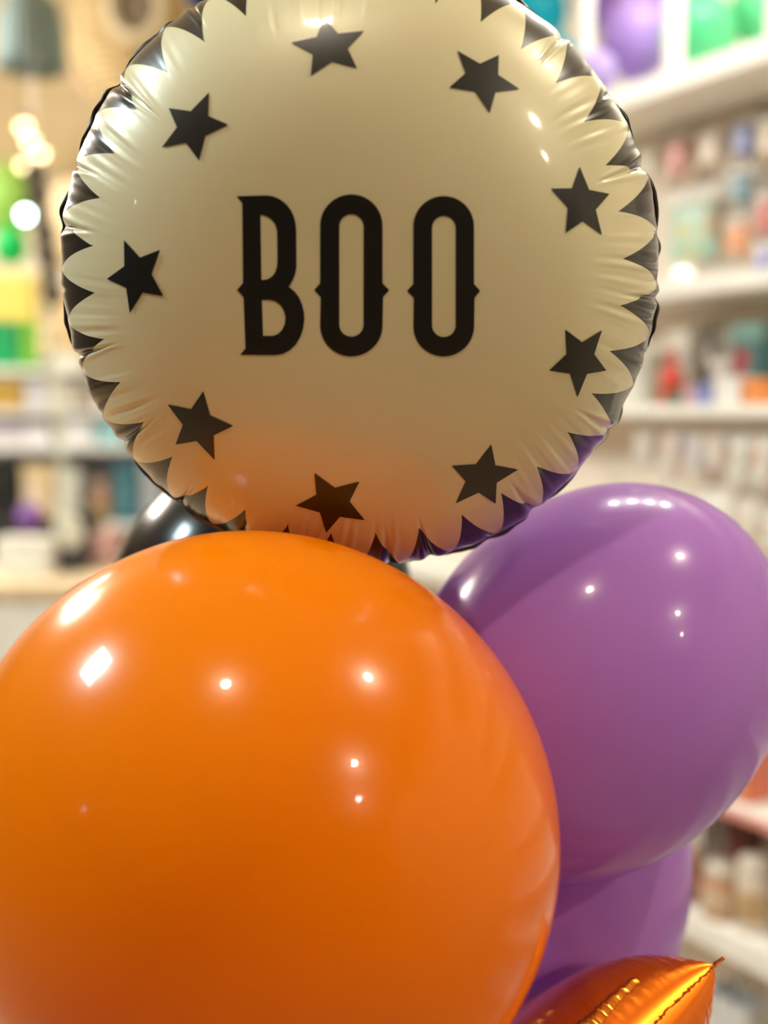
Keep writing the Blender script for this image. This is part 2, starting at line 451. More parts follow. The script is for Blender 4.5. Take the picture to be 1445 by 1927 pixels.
# ------------------------------------------------------------------ latex balloons of the cluster
def latex(name, rgb, rough=.22):
    if name in MATS: return MATS[name]
    m = mat(name, rgb, rough, 0., .32, .03, var=.02, scale=5, spec=.25); nt = m.node_tree    # thin rubber lets some light through
    b = nt.nodes['Principled BSDF']; out = nt.nodes['Material Output']
    tr = nt.nodes.new('ShaderNodeBsdfTranslucent'); mx = nt.nodes.new('ShaderNodeMixShader'); mx.inputs[0].default_value = .35
    src = b.inputs['Base Color'].links[0].from_socket; nt.links.new(src, tr.inputs['Color'])
    nt.links.new(b.outputs[0], mx.inputs[1]); nt.links.new(tr.outputs[0], mx.inputs[2]); nt.links.new(mx.outputs[0], out.inputs['Surface'])
    return m
orange_l = latex('orange_latex', (246, 141, 0)); purple_l = latex('purple_latex', (190, 136, 224)); black_l = latex('black_latex', (24, 25, 28))
def latex_balloon(name, label, C, ax, size, neck, m, dents=(), seg=96, ring=72, group=None, cat='balloon', ext=.03):
    """ax: three axes (Vectors); size: half sizes; the neck leaves along axis index neck[0] with sign neck[1]"""
    e = empty(name, C, 0, label, cat, group)
    ni, ns = neck
    oi = [i for i in range(3) if i != ni]
    A = Vector(ax[ni]).normalized() * ns; B = Vector(ax[oi[0]]).normalized(); D = Vector(ax[oi[1]]).normalized()
    sa, sb, sd = size[ni], size[oi[0]], size[oi[1]]
    v, f = [], []
    def P(ph, th):
        r = math.sin(ph); z = -math.cos(ph)
        k = sst(.80 * PI, PI, ph)
        z2 = z * sa + k * ext; rr = r
        q = B * (sb * rr * math.cos(th)) + D * (sd * rr * math.sin(th)) + A * z2
        for dn in dents:                                # squeezed flat where it presses on a neighbour
            if callable(dn): q = dn(Vector(C) + q) - Vector(C); continue
            DC, dax, dsz = dn
            w = Vector(C) + q - DC
            l = [w.dot(dax[i]) / (dsz[i] + .0030) for i in range(3)]; n = math.sqrt(sum(x * x for x in l))
            if n < 1: q = q + w * (1 / n - 1)
        return q
    pm = PI * .985
    for a in range(1, ring + 1):
        for i in range(seg): v.append(tuple(P(pm * a / ring, 2 * PI * i / seg)))
    for a in range(ring - 1):
        for i in range(seg):
            j = (i + 1) % seg; f.append((a * seg + i, a * seg + j, (a + 1) * seg + j, (a + 1) * seg + i))
    t = len(v); v.append(tuple(P(0, 0)))
    for i in range(seg): f.append((t, (i + 1) % seg, i))
    me = bpy.data.meshes.new('body'); me.from_pydata(v, [], f); me.validate()
    bm = bmesh.new(); bm.from_mesh(me); bmesh.ops.recalc_face_normals(bm, faces=bm.faces); bm.to_mesh(me); bm.free()
    link('body', me, m, e, True)
    base = A * (sa + ext)
    r0 = min(sb, sd) * .047
    k = lathe('knot', [(r0 * .95, -.004), (r0 * .8, 0), (r0 * 1.25, .004), (r0 * 1.35, .008), (r0 * .8, .012), (r0 * .9, .017), (r0 * 1.7, .026), (r0 * 1.6, .0265), (r0 * .5, .018), (0, .018)], m, e, 16)
    k.rotation_mode = 'QUATERNION'; k.rotation_quaternion = A.to_track_quat('Z', 'Y'); k.location = base
    return e
V = Vector
O_C, O_AX, O_SZ = V((-.0759, .6908, 1.1977)), (V((-.7284, .163, .6655)), V((-.6774, -.3168, -.6638)), V((-.1026, .9344, -.3412))), (.1837, .1774, .1805)
P_C, P_AX, P_SZ = V((.1597, .8855, 1.2438)), (V((.6438, .0614, .7627)), V((-.7454, .2758, .607)), V((.173, .9593, -.2233))), (.1626, .1348, .1348)
Q_C, Q_AX, Q_SZ = CAM + (V((.1297, .9705, 1.0662)) - CAM) * 1.05, (V((.1242, .3505, .9283)), V((-.9846, .1598, .0714)), V((.1233, .9228, -.365))), (.1819, .1368, .118)
B_C, B_AX, B_SZ = CAM + ray(493, 1147) * 1.03, (V((.3016, .1866, .935)), V((-.9487, -.0388, .3137)), V((-.0949, .9817, -.1653))), (.1385, .1339, .130)
oran = (O_C, O_AX, O_SZ); purp = (P_C, P_AX, P_SZ); blk = (B_C, B_AX, B_SZ)
latex_balloon('latex_balloon', 'large glossy orange latex balloon in front, below the round foil balloon', O_C, O_AX, O_SZ, (2, 1), orange_l, ext=.010, seg=160, ring=120)
latex_balloon('latex_balloon', 'large purple latex balloon beside the orange one, under the foil balloon rim', P_C, P_AX, P_SZ, (0, -1), purple_l, [oran], ext=.010, seg=128, ring=96)
latex_balloon('latex_balloon', 'glossy black latex balloon peeking out behind the foil balloon', B_C, B_AX, B_SZ, (0, -1), black_l, [oran, purp], seg=128, ring=96)

# ------------------------------------------------------------------ orange foil balloon, low right
orange_foil = mat('orange_mylar', (240, 118, 0), .24, .75, .6, .06, var=.03, scale=12)
gold_fold = mat('amber_foil_fold', (206, 112, 14), .2, .8, .5, .05)
def cam2w(v):
    c_, s_ = math.cos(TILT), math.sin(TILT); x, y, z = v
    return Vector((x, z * c_ + y * s_, y * c_ - z * s_))
PS1 = V((-.75, -.40, -.53)).normalized(); PS2 = V((-.36, -.60, .74)); PS2 = (PS2 - PS1 * PS2.dot(PS1)).normalized()
PNN = PS1.cross(PS2).normalized()
if PNN.y < 0: PNN = -PNN
PL = .27
TIPD = .80
tip = V(((1343 - W / 2) / F, (H / 2 - 1817) / F, 1)) * TIPD
cen_c = tip + (PS1 + PS2) * (PL / 2)
pe = empty('foil_balloon', CAM + cam2w(cen_c), 0, 'shiny orange foil balloon corner with crimped seams below the purple balloons', 'balloon')
E1, E2, E3 = cam2w(PS1), cam2w(PS2), cam2w(PNN)
def edge(q):                                           # grid crowded towards the seams
    return math.sin(q * PI / 2)
NG = 220
def pil(u, v, side):
    k = .06
    x = PL / 2 * u * (1 - k * (1 - v * v)); y = PL / 2 * v * (1 - k * (1 - u * u))
    g = max(0., (1 - u ** 4) * (1 - v ** 4))
    h = PH * g ** .42
    for a_, b_ in ((u, v), (v, u)):                     # pleats run square to each seam
        e = 1 - abs(a_)
        w = sst(.0, .04, e) * (1 - sst(.10, .34, e))
        sd = .37 if a_ > 0 else 1.9
        h += w * (.0007 * n1(b_ * 1.3 + sd, 420) + .0003 * n1(b_ * .9 + sd, 150)) * min(1., (1 - abs(b_)) * 12)
    return E1 * -x + E2 * -y + E3 * (h * side)
PH = .055
for side, nm in ((1, 'upper_panel'), (-1, 'lower_panel')):
    v, f = [], []
    for a in range(NG + 1):
        for b in range(NG + 1): v.append(tuple(pil(edge(2 * a / NG - 1), edge(2 * b / NG - 1), side)))
    for a in range(NG):
        for b in range(NG):
            q = a * (NG + 1) + b; f.append((q, q + 1, q + NG + 2, q + NG + 1))
    o = fromdata(nm, v, f, orange_foil, pe, True)
    bm = bmesh.new(); bm.from_mesh(o.data); bmesh.ops.recalc_face_normals(bm, faces=bm.faces)
    bm.to_mesh(o.data); bm.free()
v, f = [], []
rim = [(edge(2 * a / NG - 1), -1.) for a in range(NG)] + [(1., edge(2 * a / NG - 1)) for a in range(NG)] + [(-edge(2 * a / NG - 1), 1.) for a in range(NG)] + [(-1., -edge(2 * a / NG - 1)) for a in range(NG)]
for i, (u, q) in enumerate(rim):
    p0 = pil(u, q, 1); out = (E1 * -(u if abs(u) == 1 else u ** 15) + E2 * -(q if abs(q) == 1 else q ** 15)).normalized()
    crn = (abs(u * q)) ** 30
    w = .003 + .0010 * _nt[i % 700] + .006 * crn; wv = .0012 * _nt[(i * 7) % 719]
    for t, hz in ((-.001, 1), (w, 1), (w, -1), (-.001, -1)): v.append(tuple(p0 + out * t + E3 * (hz * .0002 + (wv if t > 0 else 0))))
for i in range(len(rim)):
    j = (i + 1) % len(rim)
    for k in range(3): f.append((i * 4 + k, i * 4 + k + 1, j * 4 + k + 1, j * 4 + k))
fromdata('seam_flange', v, f, orange_foil, pe, True)
# ribbed fold lying on the upper panel beside the near seam
v, f = [], []
NB = 90
for i in range(NB + 1):
    t = i / NB; q = .15 + .50 * t
    for k in range(5):
        u = .935 + .009 * k * (1 - .6 * max(0., t * 1.5 - .5)) + .01 * t
        v.append(tuple(pil(q * 1., u, 1) * 1.0 + E3 * (.0016 + .0013 * (i % 2) + (.0012 if k in (1, 2, 3) else -.0016))))
for i in range(NB):
    for k in range(4): f.append((i * 5 + k, i * 5 + k + 1, i * 5 + k + 6, i * 5 + k + 5))
fold = fromdata('pleated_fold', v, f, gold_fold, pe, True); fold['label'] = 'golden ribbed fold'

def pillow_push(w):                                     # flatten against the orange foil balloon
    r = w - pe.location; x, y, h = r.dot(E1), r.dot(E2), r.dot(E3)
    u, q = x / (PL / 2 + .014), y / (PL / 2 + .014)
    if abs(u) < 1 and abs(q) < 1:
        lim = PH * ((1 - u ** 4) * (1 - q ** 4)) ** .42 + .008
        if -.06 < h < lim: return w + E3 * (lim - h)
    return w
latex_balloon('latex_balloon', 'purple latex balloon low down behind the larger purple one', Q_C, Q_AX, Q_SZ, (0, -1), purple_l, [oran, purp, pillow_push], seg=128, ring=96)

# ------------------------------------------------------------------ shop stock: builders (front = local -Y, base at z 0)
white_lam = mat('white_laminate', (240, 238, 232), .45, bump=.05)
taupe = mat('taupe_display_board', (238, 226, 212), .7, bump=.1)
pink_strip = mat('pink_shelf_strip', (232, 150, 140), .4)
card = mat('white_card', (236, 234, 228), .6)
steel = mat('steel_hook', (170, 170, 170), .3, .9)
NM = [0]
def colour(rgb, rough=.45, coat=0., metal=0.):
    return mat('paint_%d_%d_%d_%d' % (rgb[0], rgb[1], rgb[2], int(rough * 100 + metal * 1000)), rgb, rough, metal, coat)
def carton(name, label, loc, rz, w, d, h, body, panel=None, cat='box', lid=None, group=None):
    e = empty(name, V(loc) + V((0, 0, .0008)), rz, label, cat, group)
    lh = h * .22
    box('body', -w / 2, w / 2, -d / 2, d / 2, 0, h - lh, colour(body), e, min(w, h) * .03)
    box('lid', -w / 2 - .002, w / 2 + .002, -d / 2 - .002, d / 2 + .002, h - lh, h, colour(lid or body), e, min(w, h) * .03)
    if panel: box('label_panel', -w * .36, w * .36, -d / 2 - .0045, -d / 2 - .0005, h * .12, h * .7, printed('print_%s' % '_'.join(str(v) for p_ in panel for v in p_), panel), e, .0005)
    return e
def packet(name, label, loc, rz, w, h, inks, head=(236, 234, 228), cat='packet', group=None, d=.018):
    inks = [tuple(int(v * .75 + 62) for v in c_) for c_ in inks]
    """a flat sealed packet on a header card hung from a steel hook"""
    e = empty(name, loc, rz, label, cat, group)
    v, f = [], []
    n = 10; hb = h * .82
    for sd in (-1, 1):
        for a in range(n + 1):
            for b in range(n + 1):
                u, q = 2 * a / n - 1, 2 * b / n - 1
                v.append((u * w / 2, sd * d / 2 * (max(0, (1 - u ** 4) * (1 - q ** 4))) ** .5 + .0003 * sd, (q + 1) / 2 * hb))
    for s_ in (0, 1):
        for a in range(n):
            for b in range(n):
                q = s_ * (n + 1) ** 2 + a * (n + 1) + b; t = (q, q + n + 1, q + n + 2, q + 1); f.append(t if s_ == 0 else t[::-1])
    fromdata('pouch', v, f, printed('print_%s' % '_'.join(str(x) for p_ in inks for x in p_), inks, 26.), e, True)
    box('header_card', -w * .5, w * .5, -.004, .002, hb - .002, h, colour(head), e, .0008)
    tube('hook', [(0, .06, h * .95), (0, 0, h * .95), (0, -.035, h * .945), (0, -.042, h * .96)], .0016, steel, e, 6)
    return e
def jar(name, label, loc, rz, r, h, body, lid, band=None, cat='jar', group=None):
    e = empty(name, V(loc) + V((0, 0, .0008)), rz, label, cat, group)
    lathe('body', [(0, 0), (r * .92, 0), (r, .006), (r, h * .70), (r * .86, h * .78), (r * .80, h * .82), (0, h * .82)], colour(body, .25, .4), e, 28)
    lathe('lid', [(0, h * .815), (r * .86, h * .815), (r * .88, h * .83), (r * .88, h * .98), (r * .82, h), (0, h)], colour(lid), e, 28)
    if band: lathe('label_band', [(r * 1.005, h * .18), (r * 1.02, h * .19), (r * 1.02, h * .58), (r * 1.005, h * .59)], colour(band), e, 28)
    return e
def bottle(name, label, loc, rz, r, h, body, cap, cat='bottle'):
    e = empty(name, loc, rz, label, cat)
    lathe('body', [(0, 0), (r * .9, 0), (r, .005), (r, h * .5), (r * .8, h * .62), (r * .36, h * .75), (r * .32, h * .88), (0, h * .88)], colour(body, .2, .5), e, 24)
    lathe('cap', [(0, h * .875), (r * .4, h * .875), (r * .42, h * .89), (r * .42, h * .99), (r * .36, h), (0, h)], colour(cap), e, 20)
    return e
def small_balloon(label, C, r, rgb, group, neck=-1):
    m = latex('latex_%d_%d_%d' % rgb, rgb)
    return latex_balloon('latex_balloon', label, C, (V((1, 0, 0)), V((0, 1, 0)), V((0, 0, 1))), (r * .95, r * .95, r * 1.06), (2, neck), m, seg=40, ring=30, group=group, ext=r * .18)
def gift(name, label, loc, rz, w, d, h, body, ribbon):
    e = empty(name, loc, rz, label, 'gift box')
    box('body', -w / 2, w / 2, -d / 2, d / 2, 0, h * .78, colour(body), e, .004)
    box('lid', -w / 2 - .004, w / 2 + .004, -d / 2 - .004, d / 2 + .004, h * .78, h, colour(body), e, .004)
    bm = bmesh.new(); bm_box(bm, -w * .08, w * .08, -d / 2 - .006, d / 2 + .006, .0, h + .003)
    frombm('ribbon', bm, colour(ribbon, .3), e)
    return e
def lantern(name, label, loc, r, rgb, sy=1., cat='lantern', top=None, group=None):
    e = empty(name, loc, 0, label, cat, group)
    pr = [(max(.02, r * math.sin(PI * k / 24)) * (1 + .02 * (k % 2)), -r * sy * math.cos(PI * k / 24)) for k in range(2, 23)]
    lathe('paper_shell', pr, colour(rgb, .8), e, 40)
    lathe('top_ring', [(pr[-1][0] * .96, pr[-1][1] - .003), (pr[-1][0] * 1.05, pr[-1][1]), (pr[-1][0] * .96, pr[-1][1] + .004), (pr[-1][0] * .9, pr[-1][1])], steel, e, 24)
    if top: tube('cord', [(0, 0, r * sy * .9), (0, 0, top - loc[2])], .0015, steel, e, 6)
    return e

# ------------------------------------------------------------------ right display wall
OW = WN * WFRONT + WA * 1.7
sh = empty('wall_shelving', OW, WRZ, 'long white wall shelving with deep top ledge on the right', 'shelving')
XL, XR = -3.3, 1.6
Z_TOP, Z_A, Z_B, Z_C, Z_D, Z_E = 2.12, 1.715, 1.462, 1.02, .70, .455
box('display_board', XL, XR, .21, .335, .06, 2.07, taupe, sh, 0)
def shelf(z, th, y0, y1=.335, fascia=None):
    o = box('shelf_board', XL, XR, y0, y1, z - th, z, white_lam, sh, .004)
    if fascia:
        q = box('edge_strip', XL, XR, y0 - .004, y0 - .0005, z - th * .95, z - th * .45, fascia, o, 0)
    return o
shelf(Z_TOP, .045, .0)
shelf(Z_A, .035, .05, .21)
shelf(Z_B, .025, .03, .21)
shelf(Z_C, .035, .03, .21)
shelf(Z_D, .030, .0, .21, pink_strip)
shelf(Z_E, .055, -.02, .21)
box('plinth', XL, XR, .03, .335, 0., .06, white_lam, sh, .003)
def pxl(px, inset=0.):                                  # local x on the shelving for a pixel column
    p_ = rw(px, 773, inset); return (p_ - OW).dot(-WA)
for px in (1092, 1256, 1444):
    x = pxl(px, .02); box('post', x - .014, x + .014, .002, .030, Z_TOP, 2.62, white_lam, sh, .002)
def shelfpt(px, z, inset):                              # on the shelf at height z under pixel column px
    p_ = rw(px, 773, inset); return V((p_.x, p_.y, z))
KX, KY = 1 / 703., 1 / 955.
TEAL, LILAC, GREEN = (0, 196, 220), (196, 164, 236), (96, 206, 146)
for ins, px, py, r, rgb, lb in [(.14, 1008, 24, 60, TEAL, 'large turquoise balloon on the top shelf beside the foil rim'), (.03, 1050, 112, 36, (70, 214, 230), 'small pale turquoise balloon under the large turquoise one'),
                       (.26, 1124, -6, 46, (176, 136, 220), 'darker lilac balloon at the picture top on the shelf'), (.15, 1200, 70, 62, LILAC, 'large pale lilac balloon in the middle of the top shelf'),
                       (.02, 1124, 138, 34, (206, 182, 240), 'small lilac balloon low on the top shelf'),
                       (.13, 1314, 68, 60, GREEN, 'larger green balloon on the top shelf right of the lilac ones'), (.265, 1428, 22, 46, (104, 204, 146), 'smaller green balloon at the right end of the top shelf'),
                       (.275, 1226, -22, 40, (188, 154, 230), 'half seen lilac balloon behind the large lilac one')]:
    p_ = rw(px, py, ins); small_balloon(lb, p_, r * KY * 1.3, rgb, 'small balloons on the top shelf')
def wp(px, py, wpx, hpx, inks, lb, head=(236, 234, 228), inset=.165):
    p_ = rw(px, py, inset); packet('hanging_packet', lb, p_, WRZ, wpx * KX, hpx * KY, inks, head, group='packets on the display wall')
CREAM, TAN = (226, 208, 180), (200, 170, 140)
for a in [(1218, 345, 36, 80, [CREAM, (176, 190, 160)], 'cream and sage packet under the ledge beside the foil balloon'),
          (1272, 335, 44, 88, [(200, 96, 80), (206, 110, 92), CREAM], 'red packet hung directly under the ledge'),
          (1335, 318, 44, 76, [CREAM, TAN, (190, 160, 130)], 'cream and tan packet right of the red one'),
          (1398, 303, 44, 84, [(64, 78, 150), (84, 96, 160), CREAM], 'blue packet high under the ledge near the right edge'),
          (1444, 300, 36, 80, [CREAM, (220, 190, 140)], 'cream packet cut off by the right picture edge'),
          (1303, 486, 92, 138, [(140, 190, 170), (150, 200, 180), (206, 196, 110), (200, 170, 120)], 'large teal and yellow packet in the middle of the board'),
          (1392, 392, 46, 80, [(70, 120, 140), (90, 136, 150), CREAM], 'slate blue packet above the orange one'),
          (1386, 482, 46, 78, [(214, 120, 60), (220, 140, 80), (226, 190, 160)], 'orange packet above the first shelf'),
          (1441, 440, 38, 80, [(196, 60, 54), (220, 150, 140)], 'red packet at the right picture edge'),
          (1440, 520, 40, 64, [(110, 110, 180), (190, 180, 200)], 'violet packet at the right edge above the shelf')]: wp(*a)
for a in [(1212, 880, 40, 96, [(214, 206, 196), (226, 222, 214), (190, 190, 190)], 'white packet below the second shelf nearest the foil balloon'),
          (1262, 888, 40, 96, [(222, 214, 206), (226, 180, 166), (232, 230, 224)], 'white and salmon packet, second below the shelf'),
          (1306, 890, 36, 92, [(226, 222, 220), (170, 160, 190), (232, 230, 224)], 'white and lavender packet, third below the shelf'),
          (1345, 885, 36, 96, [(232, 228, 224), (228, 196, 160), (236, 204, 214)], 'white packet with peach and pink spots'),
          (1390, 915, 42, 110, [(226, 230, 216), (206, 190, 180), (236, 234, 226)], 'tall pale green packet near the right edge'),
          (1435, 920, 40, 112, [(232, 232, 222), (220, 170, 150), (190, 210, 204)], 'pale packet with salmon print at the right edge'),
          (1262, 990, 70, 88, [(236, 234, 228), (226, 222, 216)], 'wide plain white packet above the purple balloon'),
          (1345, 1010, 70, 96, [(238, 236, 228), (228, 224, 216)], 'plain white packet next to the wide one'),
          (1404, 1035, 38, 100, [(226, 222, 206), (200, 170, 160), (160, 160, 170)], 'cream packet with dull red print lower down'),
          (1448, 1050, 34, 96, [(222, 216, 200), (190, 170, 150), (214, 130, 130)], 'cream packet with pinkish print cut by the edge')]: wp(*a, inset=.10)
# on shelf A: a small round white dome that glows
p_ = shelfpt(1280, Z_A, .085)
pl = empty('glowing_dome', p_, WRZ, 'small round white glowing dome on the upper shelf', 'lamp')
lathe('base', [(0, 0), (.022, 0), (.024, .003), (.024, .010), (.018, .012), (0, .012)], white_lam, pl, 24)
lathe('dome', [(.018, .0115), (.017, .018), (.012, .025), (.005, .028), (0, .0285)], glow('glowing_dome_shell', (235, 255, 250), .9), pl, 24)
# between the shelves
def wc(px, z, inset, wpx, hpx, dep, body, lb, panel=None, lid=None, name='carton'):
    return carton(name, lb, shelfpt(px, z, inset), WRZ, wpx * KX, dep, hpx * KY, body, panel, lid=lid)
wc(1428, Z_B, .12, 52, 150, .08, (64, 108, 112), 'dark teal box with red print on the second shelf', [(70, 120, 124), (150, 60, 60), (60, 90, 96)], (110, 150, 140))
wc(1372, Z_B, .12, 40, 90, .06, (206, 196, 180), 'beige box with blue print left of the dark teal one', [(206, 190, 170), (86, 100, 150), (190, 130, 90)])
bottle('bottle', 'slim dark brown bottle standing on the second shelf', shelfpt(1336, Z_B, .12), WRZ, .017, .165, (70, 50, 36), (40, 34, 30))
wc(1293, Z_B, .14, 48, 150, .06, (222, 216, 204), 'tall off-white box with grey label on the second shelf', [(226, 222, 212), (150, 150, 156), (220, 210, 200)])
bottle('bottle', 'red bottle with a long neck beside the foil balloon edge', shelfpt(1262, Z_B - .0, .07), WRZ, .024, .115, (204, 60, 40), (190, 70, 56))
wc(1222, Z_B, .12, 34, 110, .06, (200, 200, 186), 'grey-green box tucked beside the foil balloon', [(210, 210, 200), (170, 180, 170)])
wc(1275, Z_B, .045, 18, 26, .03, (70, 140, 110), 'tiny green box at the front of the second shelf')
wc(1304, Z_B, .045, 20, 34, .03, (222, 176, 180), 'tiny pink box at the front of the second shelf')
wc(1332, Z_B, .05, 26, 36, .035, (140, 150, 214), 'tiny blue box at the front of the second shelf')
wc(1378, Z_B, .05, 46, 50, .035, (240, 240, 236), 'flat white box at the front of the second shelf')
wc(1430, Z_B, .05, 38, 46, .035, (240, 150, 80), 'bright orange box at the front of the second shelf')
# lower shelves, right of the purple balloons
def low(px, py, inset):                                 # foot of a thing on a lower shelf, by pixel column
    p_ = rw(px, py, inset); return p_
wc(1432, Z_D, .05, 44, 95, .07, (216, 120, 92), 'salmon red box on the lower shelf beside the purple balloon', [(226, 150, 110), (214, 100, 80)])
wc(1392, Z_D, .10, 40, 60, .07, (120, 140, 134), 'grey-green box next to the salmon red one', [(120, 150, 140), (70, 90, 80)])
wc(1340, Z_E, .125, 44, 150, .07, (238, 234, 226), 'tall white box with a pale red mark on the lowest shelf', [(236, 234, 226), (224, 190, 180), (214, 224, 212)])
wc(1423, Z_E, .13, 32, 160, .06, (104, 44, 36), 'narrow dark red box standing at the back of the lowest shelf', None)
jar('jar', 'brown jar with cream label at the front of the lowest shelf', shelfpt(1380, Z_E, .02), WRZ, .036, .105, (186, 140, 104), (206, 196, 184), (212, 186, 160))
jar('jar', 'pink and brown jar behind the purple balloon on the lowest shelf', shelfpt(1310, Z_E, .02), WRZ, .032, .105, (176, 116, 84), (200, 150, 130), (206, 150, 130))
jar('jar', 'tall cream jar with tan foot at the right edge of the lowest shelf', shelfpt(1444, Z_E, .03), WRZ, .034, .14, (216, 202, 186), (222, 212, 200), (190, 160, 120))
bgp = rw(1385, 1927, .10); 
bag = empty('paper_bag', V((bgp.x, bgp.y, .06)), WRZ, 'white paper bag with dark handles under the lowest shelf', 'bag')
v = [(-.05, -.03, 0), (.05, -.03, 0), (.05, .03, 0), (-.05, .03, 0), (-.055, -.028, .20), (.055, -.028, .20), (.055, .028, .20), (-.055, .028, .20)]
fromdata('body', v, [(3, 2, 1, 0), (0, 1, 5, 4), (1, 2, 6, 5), (2, 3, 7, 6), (3, 0, 4, 7)], colour((214, 216, 218)), bag)
for sy_ in (-.028, .028): tube('handle', [(-.025, sy_, .19), (-.02, sy_, .225), (0, sy_, .24), (.02, sy_, .225), (.025, sy_, .19)], .003, colour((40, 32, 30)), bag, 6)

# ------------------------------------------------------------------ left: counter, back shelf, hangings
wood = mat('pale_wood', (222, 200, 164), .5, var=.1, scale=14)
p0 = at(-160, 1100, 3.25); p1 = at(420, 1100, 3.25)
ct = empty('sales_counter', ((p0.x + p1.x) / 2, 3.25, 0), 0, 'white sales counter with pale wood top behind the orange balloon', 'counter')
hw = (p1.x - p0.x) / 2; CZ = p0.z
box('body', -hw + .02, hw - .02, .02, .68, 0, CZ - .045, white_lam, ct, .004)
box('worktop', -hw, hw, 0, .70, CZ - .045, CZ, wood, ct, .006)
box('kick_plate', -hw + .03, hw - .03, .012, .02, 0, .08, colour((60, 58, 56)), ct, 0)
YB = 4.15
p0 = at(-160, 1000, YB); p1 = at(400, 1000, YB)
bs = empty('back_shelf', ((p0.x + p1.x) / 2, YB, 0), 0, 'white shelf unit with packets standing behind the counter', 'shelving')
hw2 = (p1.x - p0.x) / 2
zt = at(0, 690, YB).z
box('back_board', -hw2, hw2, .302, .33, 0, zt + .05, mat('grey_white_board', (214, 216, 222), .6), bs, 0)
ZL = [at(0, y_, YB).z for y_ in (692, 770, 838, 985)]
for z in ZL: box('shelf_board', -hw2, hw2, 0, .30, z - .022, z, white_lam, bs, .003)
for x in (-hw2 + .012, hw2 - .012): box('side_panel', x - .012, x + .012, 0, .30, 0, zt, white_lam, bs, .002)
def L(px, z, Y): q = at(px, 773, Y); return V((q.x, Y, z))
KL = YB / F
def lc(px, zi, wpx, hpx, body, lb, panel=None, dy=.08, lid=None, dep=.1):
    return carton('carton', lb, L(px, ZL[zi] if isinstance(zi, int) else zi, YB + dy), 0, wpx * KL, dep, hpx * KL, body, panel, lid=lid)
lc(18, 1, 70, 62, (176, 140, 62), 'gold box with pale yellow lid on the back shelf', None, lid=(232, 214, 140))
lc(74, 1, 34, 58, (206, 208, 216), 'silver grey box right of the gold one', [(206, 206, 214), (226, 226, 230)])
lc(118, 1, 50, 58, (206, 204, 190), 'pale olive box near the middle of the back shelf', [(214, 210, 196), (196, 196, 180)])
lc(160, 1, 40, 56, (150, 142, 128), 'taupe box behind the foil rim on the back shelf', [(166, 150, 130), (214, 206, 196)])
lc(205, 1, 40, 56, (222, 214, 212), 'pinkish white box at the right end of the back shelf')
lc(20, 2, 70, 40, (196, 188, 196), 'mauve grey flat box on the third shelf', None)
lc(75, 2, 50, 40, (224, 222, 226), 'flat white box with lilac tint on the third shelf')
lc(150, 2, 62, 50, (232, 232, 236), 'square white box beside the hanging strand', [(236, 236, 238), (222, 224, 232)])
lc(214, 2, 50, 48, (156, 204, 212), 'light blue box close to the black balloon', [(160, 210, 218), (180, 216, 222)])
lc(4, 3, 58, 122, (26, 25, 25), 'tall black box at the left picture edge', None, lid=(34, 32, 32))
lc(75, 3, 58, 108, (222, 196, 150), 'cream and orange printed box on the lower back shelf', [(232, 196, 140), (226, 206, 180), (214, 216, 220)])
lc(130, 3, 44, 100, (214, 216, 206), 'pale grey-green box behind the hanging strand', [(220, 220, 210), (206, 206, 200)])
jar('jar', 'round brown canister on the lower back shelf', L(191, ZL[3], YB + .09), 0, .046, .15, (150, 112, 84), (176, 146, 124), (170, 130, 100), cat='canister')
lc(238, 3, 40, 112, (60, 110, 124), 'dark teal box beside the black balloon', [(70, 124, 138), (90, 140, 150)])
lc(285, 3, 36, 110, (170, 176, 180), 'grey box half hidden by the black balloon')
lc(130, 0, 50, 30, (226, 222, 206), 'low cream box on the top board beside the strand')
# on the counter
YC = 3.5; KC = YC / F
def cc_(px, wpx, hpx, body, lb, Y=YC, panel=None, dep=.12, lid=None): return carton('carton', lb, L(px, CZ, Y), 0, wpx * KC, dep, hpx * KC, body, panel, lid=lid)
cc_(45, 104, 66, (232, 230, 220), 'wide white box on the counter', panel=[(240, 240, 234), (230, 230, 222)])
cc_(132, 52, 62, (52, 54, 58), 'charcoal box on the counter behind the strand end', Y=3.58)
cc_(20, 150, 84, (28, 22, 24), 'long black tray box behind the white one', Y=3.8, dep=.1)
cc_(150, 62, 98, (20, 20, 20), 'black box standing on the counter below the canister', Y=3.78, dep=.1)
cc_(195, 44, 66, (206, 160, 152), 'dusty pink box on the counter next to the black balloon', Y=3.7)
cc_(178, 30, 96, (206, 190, 110), 'thin yellow box behind the dusty pink one', Y=3.9, dep=.03)
q = at(55, 972, 3.72); small_balloon('small lilac balloon resting among the boxes on the counter', q, 25 * 3.72 / F, (158, 112, 196), None)
# above the back shelf: balloons and gift boxes on a high shelf
YG = YB + .12; KG = YG / F
zg = ZL[0] + .001
hg = 84 * KG
gift('gift_box', 'emerald green gift box with matching ribbon on the high board', V((at(10, 682, YG).x, YG, zg)), 0, 60 * KG, .1, hg, (20, 150, 88), (24, 160, 92))
gift('gift_box', 'slim lime green gift box right of the emerald one', V((at(58, 682, YG).x, YG, zg)), 0, 22 * KG, .08, hg, (124, 196, 60), (90, 176, 60))
carton('carton', 'bright yellow box stacked on the green gift boxes', V((at(22, 590, YG).x, YG, zg + hg + .0045)), 0, 96 * KG, .09, 88 * KG, (226, 200, 96), lid=(232, 210, 120))
q = at(20, 464, YG - .02); small_balloon('vivid green balloon above the yellow box', q, 33 * KG, (0, 206, 104), 'green balloons at the left edge', 1)
q = at(12, 380, YG + .26); small_balloon('pale lime balloon above the vivid green one', q, 62 * KG, (170, 214, 110), 'green balloons at the left edge', 1)
q = at(48, 405, 3.9)
sp = empty('pendant_lamp', q, 0, 'small bright pendant lamp in front of the pale lime balloon', 'lamp')
